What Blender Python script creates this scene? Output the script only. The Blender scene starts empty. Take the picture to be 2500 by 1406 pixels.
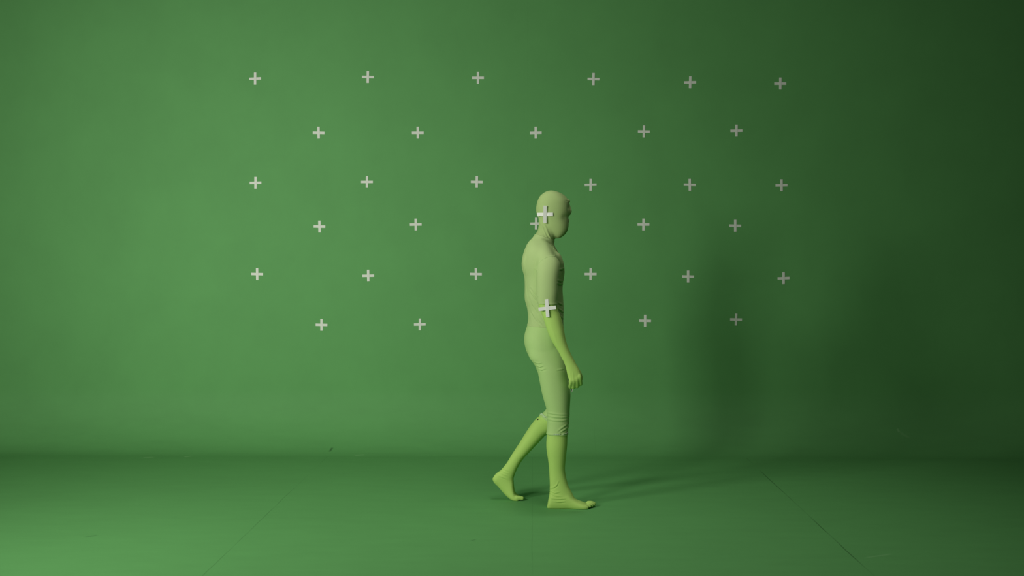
import bpy, bmesh, math, random
import numpy as np
from mathutils import Vector, Matrix
from mathutils.bvhtree import BVHTree

SC = bpy.context.scene
C = SC.collection

# ------------------------------------------------------------------ camera
F = 2600.0                       # focal length in pixels of a 2500 px wide frame
CAMZ = 1.34
YAW = math.atan(50 / F)          # looks slightly to the left of the wall normal
PIT = math.atan(68 / F)          # and slightly down
fw = Vector((-math.sin(YAW) * math.cos(PIT), math.cos(YAW) * math.cos(PIT), -math.sin(PIT)))
rt = Vector((math.cos(YAW), math.sin(YAW), 0))
up = rt.cross(fw)
cam_data = bpy.data.cameras.new('camera')
cam_data.sensor_width = 36
cam_data.lens = F / 2500 * 36
cam_data.clip_end = 100
cam = bpy.data.objects.new('camera', cam_data)
C.objects.link(cam)
m = Matrix((rt, up, -fw)).transposed().to_4x4()
m.translation = Vector((0, 0, CAMZ))
cam.matrix_world = m
SC.camera = cam

# ------------------------------------------------------------------ world, lights, exposure
SC.view_settings.view_transform = 'Standard'
SC.view_settings.look = 'None'
SC.view_settings.gamma = 1
SC.view_settings.use_curve_mapping = False
SC.view_settings.exposure = 0.0
world = bpy.data.worlds.new('studio_air')
SC.world = world
world.use_nodes = True
bg = world.node_tree.nodes['Background']
bg.inputs[0].default_value = (0.75, 0.95, 0.9, 1)
bg.inputs[1].default_value = 0.022


def area(name, loc, target, sx, sy, power, color=(1, 1, 1), spread=180):
    l = bpy.data.lights.new(name, 'AREA')
    l.shape = 'RECTANGLE'
    l.size, l.size_y = sx, sy
    l.energy = power
    l.color = color
    l.spread = math.radians(spread)
    o = bpy.data.objects.new(name, l)
    C.objects.link(o)
    o.location = loc
    o.rotation_euler = (Vector(target) - Vector(loc)).to_track_quat('-Z', 'Y').to_euler()
    return o


area('key_softbox', (-2.81, 1.96, 2.15), (-2.15, 7.63, 0.9), 0.95, 1.2, 55, (1.0, 0.99, 0.93), 112)
area('side_softbox', (-3.0, 3.55, 2.2), (0.6, 7.63, 1.8), 0.45, 0.6, 34, (1.0, 0.99, 0.93), 150)
area('overhead_softbox', (1.0, 4.0, 5.2), (0.8, 4.2, 0.0), 1.6, 1.2, 8, (1.0, 1.0, 0.95), 80)
area('top_softbox', (0.30, 5.70, 5.4), (0.25, 5.6, 0.0), 0.6, 0.6, 5, (1.0, 1.0, 0.95), 70)
area('fill_softbox', (-2.2, -0.5, 2.4), (2.2, 7.63, 1.2), 1.8, 1.8, 4.0, (1.0, 1.0, 0.95), 75)


# ------------------------------------------------------------------ helpers
def W(px, py, Y):
    """the point of the photograph's pixel (px, py) that lies at depth Y"""
    d = fw * F + rt * (px - 1250) + up * (703 - py)
    return Vector((0, 0, CAMZ)) + d * (Y / d.y)


def material(name, rgb, rough=0.8, var=0.06, scale=3.0, bump=0.0, bump_scale=200.0, spec=0.3, sheen=0.0):
    m = bpy.data.materials.new(name)
    m.use_nodes = True
    nt = m.node_tree
    b = nt.nodes['Principled BSDF']
    b.inputs['Roughness'].default_value = rough
    b.inputs['Specular IOR Level'].default_value = spec
    if sheen:
        b.inputs['Sheen Weight'].default_value = sheen
        b.inputs['Sheen Roughness'].default_value = 0.5
        b.inputs['Sheen Tint'].default_value = (*rgb, 1)
    tc = nt.nodes.new('ShaderNodeTexCoord')
    nz = nt.nodes.new('ShaderNodeTexNoise')
    nz.inputs['Scale'].default_value = scale
    nz.inputs['Detail'].default_value = 5
    nt.links.new(tc.outputs['Object'], nz.inputs['Vector'])
    mx = nt.nodes.new('ShaderNodeMix')
    mx.data_type = 'RGBA'
    mx.inputs[6].default_value = (*[c * (1 - var) for c in rgb], 1)
    mx.inputs[7].default_value = (*[min(1, c * (1 + var)) for c in rgb], 1)
    nt.links.new(nz.outputs['Fac'], mx.inputs[0])
    nt.links.new(mx.outputs[2], b.inputs['Base Color'])
    if bump:
        n2 = nt.nodes.new('ShaderNodeTexNoise')
        n2.inputs['Scale'].default_value = bump_scale
        n2.inputs['Detail'].default_value = 3
        nt.links.new(tc.outputs['Object'], n2.inputs['Vector'])
        bp = nt.nodes.new('ShaderNodeBump')
        bp.inputs['Strength'].default_value = bump
        bp.inputs['Distance'].default_value = 0.002
        nt.links.new(n2.outputs['Fac'], bp.inputs['Height'])
        nt.links.new(bp.outputs['Normal'], b.inputs['Normal'])
    return m


GREEN = (0.122, 0.365, 0.110)


def backdrop_material(name, seams, floor):
    """green paint with soft blotches, thin seams where the sheets meet and (on the floor) scuffs"""
    m = material(name, GREEN, rough=0.7, var=0.05, scale=1.3, bump=0.12, bump_scale=60,
                 spec=0.25)
    nt = m.node_tree
    L = nt.links.new
    b = nt.nodes['Principled BSDF']
    src = b.inputs['Base Color'].links[0].from_socket
    tc = [n for n in nt.nodes if n.type == 'TEX_COORD'][0]
    sx = nt.nodes.new('ShaderNodeSeparateXYZ')
    L(tc.outputs['Object'], sx.inputs[0])

    def math_(op, a, bb=None, c=None, clamp=False):
        n = nt.nodes.new('ShaderNodeMath')
        n.operation = op
        n.use_clamp = clamp
        for i, v in enumerate((a, bb, c)):
            if v is None:
                continue
            if isinstance(v, (int, float)):
                n.inputs[i].default_value = v
            else:
                L(v, n.inputs[i])
        return n.outputs[0]
    # broken-up strength of a seam
    nz = nt.nodes.new('ShaderNodeTexNoise')
    nz.inputs['Scale'].default_value = 1.9
    nz.inputs['Detail'].default_value = 2
    L(tc.outputs['Object'], nz.inputs['Vector'])
    wob = math_('MULTIPLY', math_('SUBTRACT', nz.outputs['Fac'], 0.5), 0.012)
    strength = math_('MULTIPLY', math_('SUBTRACT', nz.outputs['Fac'], 0.36), 5.0, clamp=True)
    total = None
    for x0, w, k in seams:
        d = math_('ABSOLUTE', math_('ADD', math_('SUBTRACT', sx.outputs[0], x0), wob))
        line = math_('SUBTRACT', 1.0, math_('DIVIDE', d, w), clamp=True)
        line = math_('MULTIPLY', line, k)
        total = line if total is None else math_('MAXIMUM', total, line)
    total = math_('MULTIPLY', total, strength)
    if not floor:        # the sheet joint has opened only near the bottom of the wall
        low = math_('SUBTRACT', 1.0, math_('MULTIPLY', math_('SUBTRACT', sx.outputs[2], 0.38), 6.0), clamp=True)
        total = math_('MULTIPLY', total, math_('ADD', math_('MULTIPLY', low, 0.85), 0.12))
    mx = nt.nodes.new('ShaderNodeMix')
    mx.data_type = 'RGBA'
    mx.inputs[7].default_value = (0.035, 0.12, 0.03, 1)
    L(total, mx.inputs[0])
    L(src, mx.inputs[6])
    out = mx.outputs[2]
    if True:
        # worn, slightly paler and darker long patches
        mp = nt.nodes.new('ShaderNodeMapping')
        mp.inputs['Scale'].default_value = (1.2, 5.0, 1)
        L(tc.outputs['Object'], mp.inputs['Vector'])
        n3 = nt.nodes.new('ShaderNodeTexNoise')
        n3.inputs['Scale'].default_value = 2.6
        n3.inputs['Detail'].default_value = 8
        n3.inputs['Roughness'].default_value = 0.65
        L(mp.outputs[0], n3.inputs['Vector'])
        r = nt.nodes.new('ShaderNodeValToRGB')
        r.color_ramp.elements[0].position = 0.3
        a_ = 0.955
        r.color_ramp.elements[0].color = (a_, a_, a_, 1)
        r.color_ramp.elements[1].position = 0.7
        c_ = 1.03
        r.color_ramp.elements[1].color = (c_, c_, c_, 1)
        L(n3.outputs['Fac'], r.inputs[0])
        mu = nt.nodes.new('ShaderNodeMix')
        mu.data_type = 'RGBA'
        mu.blend_type = 'MULTIPLY'
        mu.inputs[0].default_value = 1
        L(out, mu.inputs[6])
        L(r.outputs[0], mu.inputs[7])
        out = mu.outputs[2]
    for (ax, ay), (bx, by), w_, col, kk in SCUFFS:
        dx, dy = bx - ax, by - ay
        ll = math.hypot(dx, dy)
        ux, uy = dx / ll, dy / ll
        px_ = math_('SUBTRACT', sx.outputs[0], (ax + bx) / 2)
        py_ = math_('SUBTRACT', sx.outputs[1], (ay + by) / 2)
        along = math_('ABSOLUTE', math_('ADD', math_('MULTIPLY', px_, ux), math_('MULTIPLY', py_, uy)))
        across = math_('ABSOLUTE', math_('SUBTRACT', math_('MULTIPLY', px_, uy), math_('MULTIPLY', py_, ux)))
        f_ = math_('MULTIPLY', math_('SUBTRACT', 1.0, math_('DIVIDE', across, w_), clamp=True),
                   math_('MULTIPLY', math_('SUBTRACT', 1.0, math_('DIVIDE', along, ll / 2), clamp=True), 3.0, clamp=True))
        m2 = nt.nodes.new('ShaderNodeMix')
        m2.data_type = 'RGBA'
        m2.inputs[7].default_value = (*col, 1)
        L(math_('MULTIPLY', f_, kk), m2.inputs[0])
        L(out, m2.inputs[6])
        out = m2.outputs[2]
    L(out, b.inputs['Base Color'])
    return m


def mesh_obj(name, verts, faces, mat, parent=None, smooth=False):
    me = bpy.data.meshes.new(name)
    me.from_pydata([tuple(v) for v in verts], [], [tuple(f) for f in faces])
    me.update()
    if smooth:
        me.polygons.foreach_set('use_smooth', [True] * len(me.polygons))
    if mat:
        me.materials.append(mat)
    o = bpy.data.objects.new(name, me)
    C.objects.link(o)
    if parent:
        o.parent = parent
    return o


def bm_obj(name, bm, mat, parent=None, smooth=True):
    me = bpy.data.meshes.new(name)
    bm.to_mesh(me)
    bm.free()
    if smooth:
        me.polygons.foreach_set('use_smooth', [True] * len(me.polygons))
    if mat:
        me.materials.append(mat)
    o = bpy.data.objects.new(name, me)
    C.objects.link(o)
    if parent:
        o.parent = parent
    return o


def catmull(pts, k):
    """smooth interpolation of a list of tuples, k steps per interval"""
    P = np.array(pts, float)
    out = []
    n = len(P)
    for i in range(n - 1):
        p0 = P[max(i - 1, 0)]
        p1, p2 = P[i], P[i + 1]
        p3 = P[min(i + 2, n - 1)]
        for j in range(k):
            t = j / k
            out.append(0.5 * ((2 * p1) + (-p0 + p2) * t + (2 * p0 - 5 * p1 + 4 * p2 - p3) * t * t
                              + (-p0 + 3 * p1 - 3 * p2 + p3) * t ** 3))
    out.append(P[-1])
    return out


def tube_data(pts, rads, n=10, k=4):
    """closed round tube through 3D points"""
    Q = catmull([(*p, r) for p, r in zip(pts, rads)], k)
    V, Fc = [], []
    prev = None
    for i, q in enumerate(Q):
        p = Vector(q[:3])
        a = Vector(Q[max(i - 1, 0)][:3])
        b = Vector(Q[min(i + 1, len(Q) - 1)][:3])
        t = (b - a).normalized()
        if prev is None:
            u = t.orthogonal().normalized()
        else:
            u = (prev - t * prev.dot(t)).normalized()
        prev = u
        w = t.cross(u)
        for s in range(n):
            an = 2 * math.pi * s / n
            V.append(p + (u * math.cos(an) + w * math.sin(an)) * q[3])
    m_ = len(Q)
    for i in range(m_ - 1):
        for s in range(n):
            s2 = (s + 1) % n
            Fc.append((i * n + s, i * n + s2, (i + 1) * n + s2, (i + 1) * n + s))
    # rounded ends
    for end, ring in ((0, 0), (1, m_ - 1)):
        q = Q[0] if end == 0 else Q[-1]
        q2 = Q[1] if end == 0 else Q[-2]
        t = (Vector(q[:3]) - Vector(q2[:3])).normalized()
        V.append(Vector(q[:3]) + t * q[3] * 0.75)
        c = len(V) - 1
        for s in range(n):
            s2 = (s + 1) % n
            f = (ring * n + s2, ring * n + s, c)
            Fc.append(f if end == 0 else f[::-1])
    return V, Fc


def loft_data(rings, n=40, k=5, shrink=0.0, ex=2.15):
    """rings of (leftpx, leftpy, rightpx, rightpy, half depth, Y): an outline pair at depth Y"""
    Q = catmull(rings, k)
    V, Fc = [], []
    for q in Q:
        a, b = W(q[0], q[1], q[5]), W(q[2], q[3], q[5])
        c = (a + b) / 2
        h = (b - a) / 2
        L = h.length
        h = h * max(0.3, (L - shrink) / L)
        hb = max(0.003, q[4] - shrink)
        for s in range(n):
            an = 2 * math.pi * s / n
            co, si = math.cos(an), math.sin(an)
            e = 2 / ex
            co = math.copysign(abs(co) ** e, co)
            si = math.copysign(abs(si) ** e, si)
            V.append(c + h * co + Vector((0, 1, 0)) * hb * si)
    m_ = len(Q)
    for i in range(m_ - 1):
        for s in range(n):
            s2 = (s + 1) % n
            Fc.append((i * n + s, i * n + s2, (i + 1) * n + s2, (i + 1) * n + s))
    for end, ring in ((0, 0), (1, m_ - 1)):
        c = sum((V[ring * n + s] for s in range(n)), Vector()) / n
        V.append(c)
        for s in range(n):
            s2 = (s + 1) % n
            f = (ring * n + s2, ring * n + s, len(V) - 1)
            Fc.append(f if end == 0 else f[::-1])
    return V, Fc


# ------------------------------------------------------------------ the setting
WALL_Y = 7.63
R = 0.42


def ground_px(px, py):
    """where a pixel meets the floor or the curve at the foot of the wall"""
    best = None
    for i in range(2001):
        y = 3 + (WALL_Y - .001 - 3) * i / 2000
        p_ = W(px, py, y)
        g = 0 if y < WALL_Y - R else R - math.sqrt(max(0, R * R - (y - WALL_Y + R) ** 2))
        if p_.z <= g:
            return p_.x, p_.y
    return p_.x, p_.y


DK, PL = (0.03, 0.10, 0.03), (0.28, 0.55, 0.24)
SCUFFS = [(ground_px(*a_), ground_px(*b_), w_, c_, k_) for a_, b_, w_, c_, k_ in (
    ((804, 1103), (812, 1092), .012, DK, .8), ((348, 1117), (378, 1116), .02, PL, .5), ((448, 1116), (470, 1113), .02, PL, .6),
    ((864, 1112), (892, 1110), .02, PL, .4), ((2190, 1047), (2196, 1056), .012, PL, .5), ((2196, 1056), (2222, 1070), .012, PL, .25),
    ((2110, 1362), (2180, 1352), .012, PL, .3), ((1150, 1320), (1162, 1317), .01, DK, .4), ((205, 1312), (240, 1306), .02, DK, .3))]
wall_mat = backdrop_material('green_wall_paint', [(-0.035, 0.004, 0.35), (0.44, 0.003, 0.10)], False)
floor_mat = backdrop_material('green_floor_paint', [(0.0, 0.003, 0.30), (1.45, 0.005, 0.8), (-1.40, 0.004, 0.4)], True)

fl = mesh_obj('floor', [(-9, -3, 0), (9, -3, 0), (9, WALL_Y - R, 0), (-9, WALL_Y - R, 0)], [(0, 1, 2, 3)], floor_mat)
fl['kind'] = 'structure'
prof = []
for i in range(25):
    a = math.pi / 2 * i / 24
    prof.append((WALL_Y - R + R * math.sin(a), R - R * math.cos(a)))
prof.append((WALL_Y, 5.2))
V, Fc = [], []
for y, z in prof:
    V += [(-9, y, z), (9, y, z)]
for i in range(len(prof) - 1):
    Fc.append((2 * i, 2 * i + 1, 2 * i + 3, 2 * i + 2))
wl = mesh_obj('wall_back', V, Fc, wall_mat, smooth=True)
wl['kind'] = 'structure'

# ------------------------------------------------------------------ tape crosses on the wall
tape_mat = material('pale_grey_tape', (0.76, 0.79, 0.69), rough=0.6, var=0.05, scale=20)
tape_mat2 = material('white_tape', (0.84, 0.85, 0.78), rough=0.55, var=0.04, scale=20)


def strip_mesh(name, w, h, t, mat):
    bm = bmesh.new()
    r = bmesh.ops.create_cube(bm, size=1)
    bmesh.ops.scale(bm, vec=(w, t, h), verts=bm.verts)
    bmesh.ops.bevel(bm, geom=bm.edges[:], offset=t * 0.3, segments=1, affect='EDGES')
    me = bpy.data.meshes.new(name)
    bm.to_mesh(me)
    bm.free()
    me.materials.append(mat)
    return me


px2m = WALL_Y / F
hor_me = strip_mesh('tape_strip', 29 * px2m, 6.1 * px2m, 0.0012, tape_mat)
ver_me = strip_mesh('tape_strip', 6.1 * px2m, 29 * px2m, 0.0012, tape_mat)
ROWS = [
    ('top', [(623, 192, -2), (898, 188, 1), (1167, 190, 0), (1449, 193, 1), (1685, 201, -1), (1905, 204, 0)]),
    ('second', [(778, 324, 1), (1020, 324, 0), (1308, 324, -1), (1572, 321, 1), (1798, 319, -1)]),
    ('third', [(624, 446, -1), (896, 444, 0), (1164, 444, 1), (1442, 451, -1), (1684, 451, 1), (1908, 452, -1)]),
    ('fourth', [(780, 553, 1), (1015, 548, -1), (1309, 546, -1), (1571, 548, 0), (1795, 551, 1)]),
    ('fifth', [(628, 669, 1), (899, 673, -1), (1162, 669, 1), (1442, 669, 0), (1680, 675, 1), (1913, 679, -2)]),
    ('lowest', [(785, 793, 1), (1025, 792, -1), (1575, 783, 1), (1797, 780, 1)]),
]
ORD = ['leftmost', 'second from the left', 'third from the left', 'fourth from the left', 'fifth from the left', 'rightmost']
SPECIAL = {
    ('fourth', 2): 'pale tape cross on the green wall, half hidden behind the nape of walker',
    ('third', 3): "pale tape cross on the green wall just right of the walker's head",
    ('lowest', 2): 'pale tape cross on the wall below the fifth row, left of the body shadow',
    ('lowest', 3): 'dim tape cross in the body shadow, rightmost of the lowest row',
}
rnd = random.Random(4)
for row, pts in ROWS:
    for i, (x, y, a) in enumerate(pts):
        e = bpy.data.objects.new('cross_marker', None)
        e.empty_display_size = 0.05
        C.objects.link(e)
        p = W(x, y, WALL_Y - 0.0008)
        e.location = p
        side = ORD[i] if i < len(pts) - 1 else 'rightmost'
        e['label'] = SPECIAL.get((row, i), 'pale tape cross stuck on the green wall, %s of the %s row' % (side, row))
        e['category'] = 'cross marker'
        e['group'] = 'tape crosses on the green wall'
        h = bpy.data.objects.new('tape_strip', hor_me)
        v = bpy.data.objects.new('tape_strip', ver_me)
        for o, dy, da in ((h, 0, math.radians(a * 1.2)), (v, -0.0011, math.radians(rnd.uniform(-1.2, 1.2)))):
            C.objects.link(o)
            o.parent = e
            o.location = (0, dy, 0)
            o.rotation_euler = (0, -da if o is v else da, 0)

# ------------------------------------------------------------------ the walker: body
suit_mat = material('yellow_green_stretch_suit', (0.46, 0.70, 0.165), rough=0.75, var=0.05, scale=9, bump=0.15, bump_scale=400, spec=0.2, sheen=0.15)
shirt_mat = material('pale_green_shirt_knit', (0.445, 0.60, 0.24), rough=0.8, var=0.04, scale=8, bump=0.15, bump_scale=500, spec=0.2, sheen=0.15)
legging_mat = material('pale_green_legging_knit', (0.45, 0.66, 0.24), rough=0.8, var=0.05, scale=6, bump=0.15, bump_scale=500, spec=0.2, sheen=0.15)
hood_mat = material('green_hood_knit', (0.41, 0.555, 0.21), rough=0.78, var=0.04, scale=10, bump=0.12, bump_scale=500, spec=0.2, sheen=0.15)
seam_mat = material('pale_seam_thread', (0.56, 0.76, 0.32), rough=0.7)
cuff_mat = material('whitish_cuff_lining', (0.55, 0.70, 0.45), rough=0.6, var=0.15, scale=60)
dark_mat = material('dark_rubber', (0.012, 0.02, 0.012), rough=0.5)

SH = 0.0035
Y0 = 5.84
YR, YL = 5.750, 5.93     # the two legs
AR = 5.635               # near arm
parts = {}


def add_part(key, data):
    parts.setdefault(key, []).append(data)


# head: level outline pairs
head = [(1341, 466.5, 1351, 466.5, .016), (1333, 468.5, 1361, 469, .042), (1325, 473, 1372, 473.5, .058),
        (1317.5, 480, 1381, 480, .069), (1312.5, 490, 1388.5, 490, .077), (1309.8, 500, 1390.5, 500, .0795),
        (1308.6, 511, 1391.5, 511, .0800), (1310, 521, 1390.5, 521, .078), (1314, 531, 1388, 531, .074),
        (1317, 541, 1388.5, 541, .069), (1320, 550, 1388.5, 550, .065), (1328, 559, 1387, 559, .059),
        (1338, 568, 1383, 568, .051), (1348, 575, 1376.5, 575, .040), (1355, 581, 1367, 581, .022)]
add_part('head', loft_data([(*r, Y0) for r in head], shrink=SH, ex=2.2))
# nose, brow, ears
add_part('head', tube_data([W(1387, 501, Y0), W(1389.5, 509, Y0), W(1390.3, 516, Y0), W(1387.5, 523, Y0)], [.007, .0085, .0105, .008], n=12))
add_part('head', tube_data([W(1379, 493, Y0 - .046), W(1386.5, 491, Y0 - .018), W(1386.5, 491, Y0 + .018), W(1379, 493, Y0 + .046)], [.006, .007, .007, .006]))
add_part('head', tube_data([W(1382, 540, Y0 - .024), W(1386.6, 539, Y0), W(1382, 540, Y0 + .024)], [.0045, .006, .0045]))
for s in (1,):       # the near ear is pressed flat under its cross
    add_part('head', tube_data([W(1333, 513, Y0 + s * .073), W(1331, 522, Y0 + s * .0745), W(1336, 534, Y0 + s * .068)], [.007, .008, .006]))
neck = [(1316, 522, 1360, 540, .056), (1315.5, 542, 1358, 560, .055), (1314.5, 556, 1354.5, 576, .055),
        (1310.5, 567, 1352.5, 590, .058), (1303, 577, 1352, 599, .068), (1296, 588, 1356, 607, .085)]
add_part('neck', loft_data([(*r, Y0) for r in neck], shrink=SH * .7))
torso = [(1308, 578, 1350, 596, .055), (1298, 583, 1352, 600, .082), (1289, 592, 1356, 605, .115), (1282, 606, 1361, 613, .145),
         (1276, 624, 1368, 626, .160), (1273, 645, 1376, 645, .163), (1275.5, 660, 1379, 662, .160),
         (1280, 675, 1377, 676, .155), (1281, 702, 1373.5, 703, .147), (1281, 730, 1375, 730, .140),
         (1286.5, 750, 1376, 752, .136), (1289, 770, 1375.5, 772, .137), (1288.5, 787, 1375.5, 790, .143),
         (1283.5, 804, 1376, 805, .153), (1279.5, 818, 1378, 820, .162), (1279, 834, 1380, 835, .166),
         (1283, 852, 1381.5, 853, .166), (1291, 870, 1382, 872, .158), (1302, 883, 1380, 886, .14),
         (1318, 893, 1372, 897, .10)]
add_part('torso', loft_data([(*r, Y0) for r in torso], shrink=SH + .001, ex=2.35))
# chest
for s in (-1, 1):
    add_part('torso', tube_data([W(1355, 622, Y0 + s * .10), W(1360, 645, Y0 + s * .085), W(1363, 664, Y0 + s * .07)], [.026, .034, .028], n=16))
    add_part('torso', tube_data([W(1299, 612, Y0 + s * .04), W(1290, 640, Y0 + s * .08), W(1296, 668, Y0 + s * .08)], [.03, .03, .025], n=16))
    add_part('torso', tube_data([W(1321, 598, Y0 + s * .040), W(1325, 612, Y0 + s * .085), W(1331, 629, Y0 + s * .130), W(1337, 647, Y0 + s * .168)], [.040, .045, .048, .050], n=16))
# planted near leg
leg_r = [(1290, 848, 1378, 848, .080, YR + .01), (1292, 871, 1382, 872, .085, YR + .008), (1303, 886, 1384, 890, .086, YR + .005),
         (1312, 902, 1385, 905, .084, YR), (1316, 920, 1387, 923, .081, YR), (1320, 940, 1390, 941, .077, YR),
         (1324, 960, 1392, 962, .072, YR), (1330.5, 983, 1391, 984, .066, YR), (1335, 999, 1390, 1000, .061, YR),
         (1336.5, 1018, 1389.5, 1018, .057, YR), (1337, 1035, 1388, 1035, .054, YR), (1335.5, 1052, 1386.5, 1051, .054, YR),
         (1334, 1068, 1386, 1066, .055, YR), (1333, 1084, 1385.5, 1084, .0565, YR), (1334, 1101, 1384, 1101, .055, YR),
         (1337.5, 1123, 1381.5, 1123, .049, YR), (1340, 1147, 1380, 1147, .042, YR), (1341, 1170, 1384, 1170, .037, YR - .004),
         (1341, 1191, 1389, 1187, .035, YR - .008), (1340, 1208, 1396, 1200, .035, YR - .01), (1338, 1226, 1404, 1216, .036, YR - .012)]
n_cov = 11
add_part('leg_near', loft_data(leg_r, shrink=0.001))
YF = YR - .012
foot_r = [(1338, 1222, 1335.5, 1240, .018), (1342, 1206, 1340, 1243, .031), (1352, 1197, 1352, 1244, .035),
          (1370, 1195, 1370, 1244, .036), (1385, 1201, 1385, 1243, .037), (1397, 1212, 1397, 1243, .040),
          (1409, 1220, 1409, 1243.5, .044), (1421, 1225, 1421, 1243.5, .047), (1430, 1228.5, 1430, 1243.5, .045),
          (1436, 1232, 1435, 1242.5, .034)]
add_part('foot_near', loft_data([(*r, YF) for r in foot_r], shrink=0, ex=2.4))
for off, x1, x2, r_, lift in ((.034, 1434, 1452, .0125, 0), (.015, 1435, 1451.5, .0088, 2.2), (-.002, 1434, 1447, .0085, 1.6),
                              (-.018, 1430, 1441.5, .0082, .9), (-.034, 1423, 1435.5, .0082, 0)):
    y = YF + off
    base = W(x1, 1236, y); base.z = r_ + .006
    mid = W((x1 + x2) / 2 + 1, 1236, y); mid.z = r_ + .006 + lift * .0022
    tip = W(x2, 1236, y); tip.z = r_ + .0005 + lift * .001
    add_part('foot_near', tube_data([base, mid, tip], [r_, r_, r_ * .92], n=12))
# far leg, knee bent, heel lifted
leg_l = [(1292, 848, 1376, 848, .080, YL - .01), (1300, 875, 1379, 880, .085, YL - .005), (1314, 910, 1381, 915, .079, YL),
         (1328, 950, 1384, 952, .071, YL), (1336, 982, 1385, 985, .063, YL), (1333, 1001, 1383, 1012, .056, YL),
         (1320, 1012, 1370, 1040, .052, YL), (1307, 1023, 1350, 1053, .053, YL), (1295, 1038, 1332, 1063, .055, YL),
         (1280.5, 1060, 1314, 1082, .054, YL), (1265.5, 1084, 1294, 1103, .049, YL), (1250.5, 1107, 1276, 1123, .042, YL),
         (1236, 1130.5, 1262.5, 1146, .036, YL), (1223, 1146, 1257.5, 1160, .034, YL), (1212, 1158, 1252, 1174, .033, YL)]
add_part('leg_far', loft_data(leg_l, shrink=0.001))
foot_l = [(1209, 1158, 1202, 1169, .018), (1222, 1149, 1206, 1178, .030), (1240, 1152, 1216, 1188, .033),
          (1253, 1166, 1227, 1201, .035), (1255, 1186, 1237, 1211, .039), (1258, 1201, 1246, 1218, .043),
          (1264, 1208, 1254, 1222, .045), (1270, 1212, 1262, 1222.5, .042)]
add_part('foot_far', loft_data([(*r, YL + .005) for r in foot_l], shrink=0, ex=2.4))
for off, x1, x2, r_ in ((-.033, 1264, 1277, .012), (-.014, 1264, 1278, .0085), (.003, 1263, 1275, .0082), (.019, 1261, 1271.5, .008), (.034, 1258, 1267, .008)):
    y = YL + .005 + off
    base = W(x1 - 4, 1215, y); base.z = r_ + .004
    mid = W((x1 + x2) / 2, 1215, y); mid.z = r_ + .004
    tip = W(x2, 1215, y); tip.z = r_ + .001
    add_part('foot_far', tube_data([base, mid, tip], [r_ * 1.15, r_, r_ * .92], n=12))
# near arm
arm = [(1331, 625, 1350, 624, .018, 5.672), (1319, 633, 1360, 631, .038, 5.668), (1312.5, 646, 1366, 643, .049, 5.664),
       (1311, 662, 1365, 662, .052, 5.655), (1311, 688, 1362, 688, .050, 5.645), (1311.5, 715, 1361, 715, .047, 5.638),
       (1313.5, 738, 1359, 738, .044, AR), (1319, 758, 1362, 754, .042, AR), (1327.5, 782, 1370.5, 776, .043, AR),
       (1337.5, 813, 1377.5, 805, .041, AR), (1348.5, 836, 1381.5, 827, .037, AR), (1361.5, 857, 1388, 848, .032, AR),
       (1370.5, 874, 1395.5, 865, .028, AR), (1378, 891, 1404.5, 882, .026, AR), (1381.5, 904, 1411, 896, .024, AR)]
add_part('arm_near', loft_data(arm, shrink=0.001))
palm = [(1379, 895, 1406, 886, .024, AR), (1382, 905, 1413, 898, .023, AR), (1385, 916, 1418, 909, .022, AR),
        (1388, 926, 1419.5, 918, .021, AR), (1392, 932, 1417, 926, .015, AR + .003)]
add_part('hand_near', loft_data(palm, shrink=0.001, ex=2.4))
for (kx, ky), (dx, dy), r_ in (((1415, 920), (2.5, 18), .0100), ((1408, 924.5), (1.0, 19), .0102),
                               ((1400.5, 928), (-.8, 18), .0098), ((1394, 930.5), (-2.2, 14.5), .0092)):
    a = W(kx, ky, AR - .012)
    a0 = W(kx - 3, ky - 9, AR - .003)
    b = W(kx + dx, ky + dy * .75, AR + .009)
    c = W(kx + dx * .9, ky + dy, AR + .024)
    d = W(kx - 1, ky + dy * .45, AR + .038)
    e = W(kx - 3, ky - 1, AR + .022)
    add_part('hand_near', tube_data([a0, a, b, c, d, e], [r_ * .9, r_ * 1.1, r_ * 1.02, r_, r_ * .95, r_ * .85], n=12))
add_part('hand_near', tube_data([W(1404, 898, AR + .018), W(1414, 911, AR + .028), W(1417.5, 926, AR + .036), W(1410, 938, AR + .040)],
                                [.013, .013, .011, .0095], n=12))
# far arm, hanging on the hidden side
AL = 2 * Y0 - AR
arm_l = [(1331, 625, 1350, 624, .018, 6.008), (1319, 633, 1358, 631, .038, 6.012), (1313, 646, 1362, 643, .049, 6.016),
         (1312, 662, 1362, 662, .052, 6.025), (1312, 688, 1360, 688, .050, 6.035), (1312, 715, 1357, 715, .047, AL),
         (1313, 738, 1353, 738, .044, AL), (1315, 758, 1352, 758, .042, AL), (1318, 782, 1355, 780, .042, AL),
         (1324, 810, 1357, 806, .037, AL), (1331, 838, 1358, 834, .031, AL), (1337, 862, 1361, 857, .026, AL), (1340, 874, 1364, 870, .024, AL)]
add_part('arm_far', loft_data(arm_l, shrink=0.001))
palm_l = [(1338, 866, 1362, 861, .023, AL), (1339, 878, 1368, 874, .020, AL), (1341, 890, 1370, 887, .018, AL), (1345, 899, 1367, 897, .013, AL)]
add_part('hand_far', loft_data(palm_l, shrink=0.001, ex=2.4))
for kx, ky, ln, r_ in ((1366, 895, 20, .0088), (1360, 898, 23, .009), (1354, 899, 21, .0088), (1348, 897, 16, .008)):
    add_part('hand_far', tube_data([W(kx - 1, ky - 8, AL), W(kx, ky, AL + .003), W(kx + 2, ky + ln * .5, AL - .004), W(kx + 1, ky + ln * .85, AL - .02)],
                                   [r_, r_, r_ * .95, r_ * .85], n=12))
add_part('hand_far', tube_data([W(1362, 868, AL - .012), W(1370, 880, AL - .018), W(1373, 893, AL - .02)], [.012, .011, .009], n=12))

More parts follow.
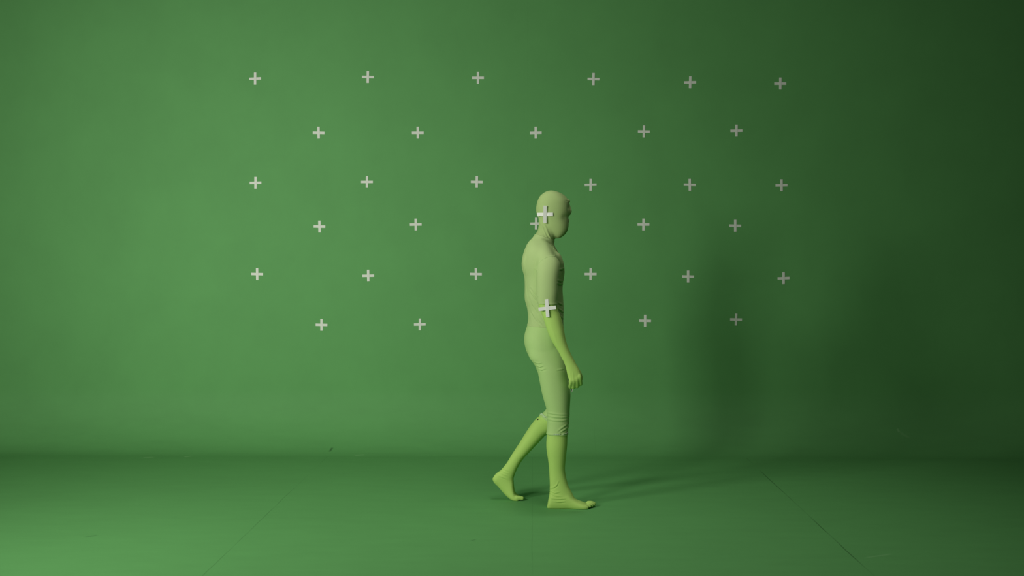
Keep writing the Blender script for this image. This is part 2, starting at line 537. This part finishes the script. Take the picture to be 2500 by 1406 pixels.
# join and remesh into one continuous skin
V, Fc = [], []
trees = []
for key, lst in parts.items():
    pv, pf = [], []
    for v, f in lst:
        o = len(pv)
        pv += v
        pf += [tuple(i + o for i in ff) for ff in f]
    trees.append((key, BVHTree.FromPolygons(pv, pf)))
    o = len(V)
    V += pv
    Fc += [tuple(i + o for i in ff) for ff in pf]
bm = bmesh.new()
vs = [bm.verts.new(v) for v in V]
for f in Fc:
    bm.faces.new([vs[i] for i in f])
bmesh.ops.recalc_face_normals(bm, faces=bm.faces[:])
raw = bm_obj('raw_body', bm, None)
mod = raw.modifiers.new('remesh', 'REMESH')
mod.mode = 'VOXEL'
mod.voxel_size = 0.0036
mod.adaptivity = 0
dg = bpy.context.evaluated_depsgraph_get()
bmesh_me = bpy.data.meshes.new_from_object(raw.evaluated_get(dg))
bpy.data.objects.remove(raw)

nv = len(bmesh_me.vertices)
co = np.empty(nv * 3)
bmesh_me.vertices.foreach_get('co', co)
co = co.reshape(-1, 3)
ne = len(bmesh_me.edges)
ed = np.empty(ne * 2, dtype=np.int64)
bmesh_me.edges.foreach_get('vertices', ed)
ed = ed.reshape(-1, 2)
deg = np.bincount(ed.ravel(), minlength=nv).astype(float)[:, None]

# which limb every vertex belongs to
keys = [k for k, _ in trees]
dist = np.full((nv, len(keys)), 1e3)
for ki, (k, t) in enumerate(trees):
    pv = np.array([v for lst in parts[k] for v in lst[0]])
    lo, hi = pv.min(0) - .02, pv.max(0) + .02
    idx = np.where(((co > lo) & (co < hi)).all(1))[0]
    for i in idx:
        r_ = t.find_nearest(Vector(co[i]))
        if r_[0] is not None:
            dist[i, ki] = r_[3]
lab = dist.argmin(1)


def sm(x, a, b):
    t = np.clip((x - a) / (b - a), 0, 1)
    return t * t * (3 - 2 * t)


def near(px, py, Y, rad):
    p = np.array(W(px, py, Y))
    return 1 - sm(np.linalg.norm(co - p, axis=1), rad * .45, rad)


# smoothing weights: strong where limbs join, light at hands, feet and face
fine = np.isin(lab, [keys.index(k) for k in ('hand_near', 'hand_far', 'foot_near', 'foot_far')])
head_l = lab == keys.index('head')
w_all = np.where(fine, .35, np.where(head_l, .45, .6))


def laplace(w, it):
    global co
    w = w[:, None]
    for _ in range(it):
        s = np.empty_like(co)
        for a in range(3):
            s[:, a] = (np.bincount(ed[:, 0], co[ed[:, 1], a], nv) + np.bincount(ed[:, 1], co[ed[:, 0], a], nv))
        co = co + (s / deg - co) * w


laplace(w_all, 4)
laplace(np.where(fine | head_l, 0, .6), 6)
joint = np.zeros(nv)
for args in ((1330, 622, 5.68, .15), (1330, 622, 6.00, .15), (1335, 660, 5.70, .10), (1335, 660, 5.98, .10),
             (1330, 885, 5.84, .20), (1305, 850, 5.84, .16), (1325, 590, 5.84, .16), (1370, 655, 5.84, .14), (1290, 640, 5.84, .18),
             (1385, 892, 5.64, .05), (1345, 1200, YR, .08), (1240, 1165, YL, .07), (1350, 1020, YL, .09), (1350, 585, Y0, .05)):
    joint = np.maximum(joint, near(*args))
joint[head_l & (co[:, 2] > 1.55)] *= .3
laplace(joint * .6, 34)
co[:, 2] = np.maximum(co[:, 2], 0.0005)

# eye hollows, mouth crease under the hood
PX = lambda c: None


def project(c):
    d = c - np.array((0, 0, CAMZ))
    z = d @ np.array(fw)
    return np.stack([1250 + F * (d @ np.array(rt)) / z, 703 - F * (d @ np.array(up)) / z], 1)


bmesh_me.vertices.foreach_set('co', co.ravel())
bmesh_me.update()


def vnormals(me):
    n = np.empty(len(me.vertices) * 3)
    me.vertices.foreach_get('normal', n)
    return n.reshape(-1, 3)


nrm = vnormals(bmesh_me)
for s in (-1, 1):
    p = np.array(W(1384, 507, Y0 + s * .030))
    d = np.linalg.norm(co - p, axis=1)
    co -= nrm * (np.exp(-(d / .013) ** 2) * .006)[:, None]
    p = np.array(W(1376, 530, Y0 + s * .045))
    d = np.linalg.norm(co - p, axis=1)
    co -= nrm * (np.exp(-(d / .020) ** 2) * .004)[:, None]


def crease(c, n, uv, pts, width, amp, side=-1, ymax=None):
    """raise (amp > 0) or sink a fold along a pixel polyline on the side that faces the camera"""
    q = np.array(pts, float)
    best = np.full(len(uv), 1e9)
    tt = np.zeros(len(uv))
    seg = np.linalg.norm(np.diff(q, axis=0), axis=1)
    cum = np.concatenate([[0], np.cumsum(seg)])
    for i in range(len(q) - 1):
        a, b = q[i], q[i + 1]
        ab = b - a
        t = np.clip(((uv - a) @ ab) / (ab @ ab), 0, 1)
        d = np.linalg.norm(uv - (a + t[:, None] * ab), axis=1)
        mk = d < best
        best[mk] = d[mk]
        tt[mk] = (cum[i] + t[mk] * seg[i]) / cum[-1]
    facing = np.clip(-n[:, 1] * 3 + .5, 0, 1)
    prof_ = np.exp(-(best / width) ** 2) * (np.sin(np.pi * np.clip(tt, .04, .96)) ** .5)
    return prof_ * amp * facing


def apply_folds(c, n, folds):
    uv = project(c)
    d = np.zeros(len(c))
    for pts, width, amp in folds:
        d += crease(c, n, uv, pts, width, amp)
    return c + n * d[:, None]


def folds(lines, w, h):
    """each fold is a ridge with a groove just below it"""
    out = []
    for pts in lines:
        out.append((pts, w, h))
        out.append(([(x + w * .3, y + w * 1.6) for x, y in pts], w * .8, -h * .8))
    return out


body_folds = folds([
    [(1341, 1192), (1352, 1190), (1360, 1184), (1364, 1174)],
    [(1342, 1197), (1354, 1204), (1366, 1201)],
    [(1343, 1203), (1358, 1211), (1372, 1212)],
    [(1344, 1216), (1360, 1218), (1380, 1217)],
    [(1355, 1224), (1368, 1225), (1380, 1224)]], 1.7, .0034) + folds([
    [(1230, 1145), (1245, 1151)], [(1226, 1150), (1242, 1157)], [(1222, 1155), (1238, 1162)], [(1217, 1161), (1236, 1169)]], 1.4, .0024) + folds([
    [(1338, 778), (1346, 800), (1362, 850), (1380, 890)]], 2.6, .0018) + [([(1399, 908), (1399, 926)], 1.6, .0015), ([(1391, 905), (1395, 925)], 1.6, .001)]
near_limb = np.isin(lab, [keys.index(k) for k in ('hand_near', 'arm_near', 'leg_near', 'foot_near', 'leg_far', 'foot_far')])
bmesh_me.vertices.foreach_set('co', co.ravel())
bmesh_me.update()
nrm = vnormals(bmesh_me)
co2 = apply_folds(co, nrm, body_folds)
co2[:, 2] = np.maximum(co2[:, 2], 0.0005)
skin = np.where(near_limb[:, None], co2, co)

# origin at the ground under the hips
origin = np.array((W(1345, 1200, Y0).x, Y0, 0.0))


def build_from(name, c, faces, mat, parent=None):
    me = bpy.data.meshes.new(name)
    me.from_pydata((c - origin).tolist(), [], faces)
    me.update()
    me.polygons.foreach_set('use_smooth', [True] * len(me.polygons))
    me.materials.append(mat)
    o = bpy.data.objects.new(name, me)
    C.objects.link(o)
    if parent:
        o.parent = parent
    else:
        o.location = origin
    return o


faces_all = [tuple(p.vertices) for p in bmesh_me.polygons]
person = build_from('person', skin, faces_all, suit_mat)
person['label'] = 'person in a hooded pale green stretch suit walking right, left heel lifted'
person['category'] = 'person'


# ------------------------------------------------------------------ clothing shells over the body
def plane_px(a, b, keep, Y=Y0):
    """a plane through two pixels, parallel to the depth axis; keep = a pixel on the side kept"""
    A, B, K = W(*a, Y), W(*b, Y), W(*keep, Y)
    n = (B - A).cross(Vector((0, 1, 0))).normalized()
    if (K - A).dot(n) < 0:
        n = -n
    return A, n


KI = {k: i for i, k in enumerate(keys)}


def garment(name, cuts, offset, mat, folds_=(), hem=0.0, parent=None):
    """cuts: {limb keys tuple: [planes to keep]}; faces of other limbs are dropped"""
    bm = bmesh.new()
    me = bpy.data.meshes.new('tmp')
    me.from_pydata(co.tolist(), [], faces_all)
    me.update()
    bm.from_mesh(me)
    bpy.data.meshes.remove(me)
    ll = bm.faces.layers.int.new('limb')
    bm.verts.ensure_lookup_table()
    lb = lab
    for f in bm.faces:
        f[ll] = lb[f.verts[0].index]
    want = {}
    for ks, pls in cuts.items():
        for k in ks:
            want[KI[k]] = pls
    bmesh.ops.delete(bm, geom=[f for f in bm.faces if f[ll] not in want], context='FACES')
    for ks, pls in cuts.items():
        ids = {KI[k] for k in ks}
        for A, n in pls:
            g = [f for f in bm.faces if f[ll] in ids]
            es = list({e for f in g for e in f.edges})
            vs_ = list({v for f in g for v in f.verts})
            bmesh.ops.bisect_plane(bm, geom=g + es + vs_, dist=1e-5, plane_co=A, plane_no=n, clear_inner=True)
    loose = [v for v in bm.verts if not v.link_faces]
    bmesh.ops.delete(bm, geom=loose, context='VERTS')
    # drop small islands
    seen = set()
    bm.faces.ensure_lookup_table()
    comps = []
    for f in bm.faces:
        if f in seen:
            continue
        st, comp = [f], []
        seen.add(f)
        while st:
            g = st.pop()
            comp.append(g)
            for e in g.edges:
                for h in e.link_faces:
                    if h not in seen:
                        seen.add(h)
                        st.append(h)
        comps.append(comp)
    comps.sort(key=len, reverse=True)
    big = len(comps[0])
    kill = [f for cmp_ in comps if len(cmp_) < big * .05 for f in cmp_]
    if kill:
        bmesh.ops.delete(bm, geom=kill, context='FACES')
    bm.normal_update()
    bm.verts.ensure_lookup_table()
    c = np.array([v.co[:] for v in bm.verts])
    n = np.array([v.normal[:] for v in bm.verts])
    # distance (in rings) from the hem, to thicken it
    extra = np.zeros(len(c))
    if hem:
        front = {v.index for v in bm.verts if v.is_boundary}
        for v in front:
            extra[v] = hem * .6
        nxt = front
        done = set(front)
        for amp in (1.0, .9, .4):
            new = set()
            for i in nxt:
                for e in bm.verts[i].link_edges:
                    j = e.other_vert(bm.verts[i]).index
                    if j not in done:
                        done.add(j)
                        new.add(j)
                        extra[j] = hem * amp
            nxt = new
    c = c + n * (offset + extra)[:, None]
    if folds_:
        c = apply_folds(c, n, folds_)
    for i, v in enumerate(bm.verts):
        v.co = Vector(c[i] - origin)
    # turned-in hem
    be = [e for e in bm.edges if e.is_boundary]
    r_ = bmesh.ops.extrude_edge_only(bm, edges=be)
    nv_ = [g for g in r_['geom'] if isinstance(g, bmesh.types.BMVert)]
    bm.normal_update()
    for v in nv_:
        src = [e.other_vert(v) for e in v.link_edges if e.other_vert(v) not in nv_]
        if src:
            v.co = src[0].co - src[0].normal * (offset + hem + .002)
    bmesh.ops.recalc_face_normals(bm, faces=bm.faces[:])
    return bm_obj(name, bm, mat, parent)


hood_folds = folds([
    [(1317, 536), (1324, 556), (1333, 580)],
    [(1326, 543), (1334, 560), (1342, 582)],
    [(1331, 560), (1339, 576), (1346, 586)]], 2.1, .0065) + folds([
    [(1380, 486), (1386, 489)], [(1384, 479), (1388, 484)]], 1.6, .0018)
neck_plane_keep_up = plane_px((1302, 576), (1352, 592), (1340, 500))
neck_plane_keep_dn = plane_px((1302, 571), (1352, 587), (1320, 700))
hood = garment('hood', {('head', 'neck', 'torso'): [neck_plane_keep_up]}, .0032, hood_mat, hood_folds, parent=person)
shirt_folds = folds([
    [(1296, 700), (1303, 712), (1311, 722)], [(1294, 708), (1303, 724), (1312, 736)],
    [(1293, 722), (1300, 742), (1312, 762)], [(1291, 735), (1297, 760), (1308, 782)],
    [(1312, 746), (1320, 766), (1330, 782)], [(1290, 752), (1294, 772), (1299, 795)],
    [(1302, 765), (1310, 780), (1322, 794)], [(1303, 640), (1306, 655), (1310, 664)]], 2.3, .0050) + folds([
    [(1362, 684), (1372, 686)], [(1361, 692), (1373, 693)], [(1366, 658), (1376, 655)],
    [(1361, 738), (1372, 744)], [(1362, 752), (1375, 762)], [(1364, 768), (1374, 778)]], 2.0, .0035)
shirt = garment('shirt', {
    ('torso', 'neck', 'leg_near', 'leg_far'): [neck_plane_keep_dn, plane_px((1285, 794), (1380, 800), (1320, 700))],
    ('arm_near',): [plane_px((1312, 741), (1362, 744), (1335, 690), AR)],
    ('arm_far',): [plane_px((1312, 741), (1362, 744), (1335, 690), AR)]}, .0046, shirt_mat, shirt_folds, hem=.0010, parent=person)
legging_folds = folds([
    [(1305, 884), (1314, 887), (1322, 886)], [(1311, 893), (1318, 896), (1326, 893)],
    [(1316, 901), (1322, 903), (1332, 900)]], 1.6, .0036) + folds([
    [(1336, 1007), (1350, 1010), (1370, 1012), (1390, 1012)],
    [(1336, 1014), (1352, 1018), (1372, 1019), (1390, 1017)],
    [(1337, 1023), (1350, 1026), (1372, 1027), (1389, 1024)],
    [(1362, 1052), (1374, 1043), (1389, 1033)], [(1368, 1055), (1378, 1049), (1389, 1041)]], 2.0, .0032) + folds([
    [(1360, 903), (1376, 901)]], 1.4, .0035)
leggings = garment('leggings', {
    ('torso',): [plane_px((1280, 790), (1380, 795), (1320, 850))],
    ('leg_near',): [plane_px((1330, 1059), (1392, 1061), (1360, 950), YR)],
    ('leg_far',): [plane_px((1312, 1012), (1345, 1030), (1360, 950), YL)]}, .0032, legging_mat, legging_folds, hem=.0012, parent=person)


# ------------------------------------------------------------------ seams, cuffs and other small parts that lie on the cloth
def bvh_of(o):
    me = o.data
    return BVHTree.FromPolygons([v.co + Vector(origin) for v in me.vertices], [tuple(p.vertices) for p in me.polygons])


SB, HB, LB, PB = bvh_of(shirt), bvh_of(hood), bvh_of(leggings), bvh_of(person)
EYE = Vector((0, 0, CAMZ))


def hit(px, py, tree, lift=0.0):
    d = (W(px, py, 5) - EYE).normalized()
    r_ = tree.ray_cast(EYE, d)
    if r_[0] is None:
        return None
    return r_[0] + r_[1] * (lift if r_[1].dot(d) < 0 else -lift)


def seam(pts, tree, rad, parent, name='seam', mat=None, lift=.0004, k=6, n=6):
    Q = catmull(pts, k)
    P = [hit(q[0], q[1], tree, lift) for q in Q]
    P = [p for p in P if p is not None]
    P2 = [P[0]]
    for p in P[1:]:
        if (p - P2[-1]).length < .03:
            P2.append(p)
    if len(P2) < 3:
        return None
    v, f = tube_data(P2, [rad] * len(P2), n=n, k=1)
    o = mesh_obj(name, [p - Vector(origin) for p in v], f, mat or seam_mat, parent, smooth=True)
    return o


seam([(1312, 660), (1311, 650), (1316, 641), (1327, 632), (1340, 627), (1352, 625.5), (1361, 629), (1367, 638)], SB, .0010, shirt)
seam([(1345, 596), (1350, 601), (1353, 612), (1354, 625)], SB, .0008, shirt)
seam([(1309, 573), (1318, 574), (1328, 577), (1338, 582)], SB, .0009, shirt)
seam([(1305, 579), (1294, 592), (1287, 608), (1283, 628), (1281.5, 650), (1284, 680), (1286, 710), (1291, 745), (1292, 770), (1291, 788)], SB, .0008, shirt)

# pale crumpled cuff lining where the leggings end
rnd2 = random.Random(9)


def cuff(pts, tree, name, parent, mat, rad):
    Q = catmull(pts, 4)
    P = [hit(q[0], q[1], tree, .001) for q in Q]
    P = [p for p in P if p is not None]
    v, f = tube_data(P, [rad * rnd2.uniform(.6, 1.25) for _ in P], n=7, k=2)
    mesh_obj(name, [p - Vector(origin) for p in v], f, mat, parent, smooth=True)


cuff([(1338, 1059), (1345, 1060), (1352, 1060.5)], LB, 'cuff_edge', leggings, seam_mat, .0014)
cuff([(1352, 1060), (1360, 1060.3), (1368, 1060.5)], LB, 'cuff_edge', leggings, cuff_mat, .0038)
cuff([(1374, 1060), (1380, 1059), (1386, 1056)], LB, 'cuff_edge', leggings, cuff_mat, .0030)
cuff([(1319.5, 1012), (1322, 1010.5), (1325, 1012)], LB, 'cuff_edge', leggings, cuff_mat, .0036)
cuff([(1326, 1014), (1330, 1017), (1335, 1019)], LB, 'cuff_edge', leggings, cuff_mat, .0040)
# small dark hole in the suit below the far knee
p = hit(1314, 1023.5, PB, .0002)
if p:
    v, f = tube_data([hit(1312.6, 1024.6, PB, -.001), hit(1314.6, 1022.6, PB, -.001)], [.0042, .0034], n=8)
    mesh_obj('tear', [q - Vector(origin) for q in v], f, dark_mat, person, smooth=True)['label'] = 'small dark tear in the suit below the left knee'


# ------------------------------------------------------------------ crosses worn on the body
def worn_cross(pxc, pyc, Y, wpx, hpx, tw, ang_h, ang_v, tilt, label, thick=.0022):
    e = bpy.data.objects.new('cross_marker', None)
    C.objects.link(e)
    s = Y / F
    e.location = W(pxc, pyc, Y)
    e.rotation_euler = (tilt[0], 0, tilt[1])
    e['label'] = label
    e['category'] = 'cross marker'
    h = bpy.data.objects.new('tape_strip', strip_mesh('tape_strip', wpx * s, tw * s, thick, tape_mat2))
    v = bpy.data.objects.new('tape_strip', strip_mesh('tape_strip', tw * s, hpx * s, thick, tape_mat2))
    for o, a, dy in ((h, ang_h, 0), (v, ang_v, -thick * .9)):
        C.objects.link(o)
        o.parent = e
        o.location = (0, dy, 0)
        o.rotation_euler = (0, math.radians(a), 0)
    return e


def laid_strip(p0, p1, width_px, tree, parent, lift, front=None, deg=2):
    """a tape strip pressed on the cloth along the pixel line p0-p1"""
    nL, nW = 14, 4
    a, b = np.array(p0, float), np.array(p1, float)
    t = (b - a) / np.linalg.norm(b - a)
    w = np.array((-t[1], t[0])) * width_px / 2
    # the stiff tape bends only along its length: a smooth curve that touches the cloth from outside
    ts, ys = [], []
    for i in range(nL + 1):
        for j in range(nW + 1):
            q = a + (b - a) * i / nL + w * (2 * j / nW - 1)
            h_ = hit(q[0], q[1], tree)
            if h_ is not None and h_.y < Y0 - .055:
                ts.append(i / nL)
                ys.append(h_.y)
    cf = np.polyfit(ts, ys, deg)
    gap = max(np.polyval(cf, t_) - y_ for t_, y_ in zip(ts, ys))
    shift = max(0, gap) + lift
    if front is not None:
        shift = max(shift, max(np.polyval(cf, t_) for t_ in (.4, .5, .6)) - (front - .0014))
    laid_strip.mid = min(np.polyval(cf, t_) for t_ in (.36, .5, .62)) - shift
    G = {}
    for i in range(nL + 1):
        for j in range(nW + 1):
            q = a + (b - a) * i / nL + w * (2 * j / nW - 1)
            G[(i, j)] = W(q[0], q[1], np.polyval(cf, i / nL) - shift)
    V, Fc = [], []
    idx = lambda i, j, k: (i * (nW + 1) + j) * 2 + k
    for i in range(nL + 1):
        for j in range(nW + 1):
            p_ = G[(i, j)] - parent.location
            V += [p_, p_ + Vector((0, .0010, 0))]
    for i in range(nL):
        for j in range(nW):
            Fc.append((idx(i, j, 0), idx(i + 1, j, 0), idx(i + 1, j + 1, 0), idx(i, j + 1, 0)))
            Fc.append((idx(i, j, 1), idx(i, j + 1, 1), idx(i + 1, j + 1, 1), idx(i + 1, j, 1)))
    for i in range(nL):
        for j in (0, nW):
            Fc.append((idx(i, j, 0), idx(i, j, 1), idx(i + 1, j, 1), idx(i + 1, j, 0)))
    for j in range(nW):
        for i in (0, nL):
            Fc.append((idx(i, j, 0), idx(i, j + 1, 0), idx(i, j + 1, 1), idx(i, j, 1)))
    bm = bmesh.new()
    vv = [bm.verts.new(p_) for p_ in V]
    for f in Fc:
        bm.faces.new([vv[i] for i in f])
    bmesh.ops.recalc_face_normals(bm, faces=bm.faces[:])
    o = bm_obj('tape_strip', bm, tape_mat2, parent, smooth=True)
    try:
        o.data.set_sharp_from_angle(angle=math.radians(40))
    except AttributeError:
        pass
    return o


he = bpy.data.objects.new('cross_marker', None)
C.objects.link(he)
he.location = hit(1330.5, 523, HB, .0045)
he['label'] = "large white cross stuck over the ear of the walker's hood"
he['category'] = 'cross marker'
bpy.context.view_layer.update()
laid_strip((1311, 523.5), (1350, 523), 8.6, HB, he, .0026)
laid_strip((1330.8, 502), (1330.2, 545), 8.2, HB, he, .0010, laid_strip.mid, 1)
ep = hit(1336, 753, PB)
worn_cross(1336, 752.5, ep.y - .006, 43, 44, 8.8, -7, -4, (0, math.radians(-6)),
           "large white cross stuck on the walker's elbow at the sleeve end")

# ------------------------------------------------------------------ the little thing in the fist
st = bpy.data.objects.new('stick', None)
C.objects.link(st)
st.location = W(1396.5, 948, AR + .022)
st['label'] = "tiny stick poking out below the walker's fist, dark left half and pale right half"
st['category'] = 'stick'
for dx, mat_, nm in ((-.0018, dark_mat, 'dark_side'), (.0026, cuff_mat, 'pale_side')):
    me = strip_mesh(nm, .0042, .042, .005, mat_)
    o = bpy.data.objects.new(nm, me)
    C.objects.link(o)
    o.parent = st
    o.location = (dx, 0, 0)
    o.rotation_euler = (0, math.radians(6), 0)
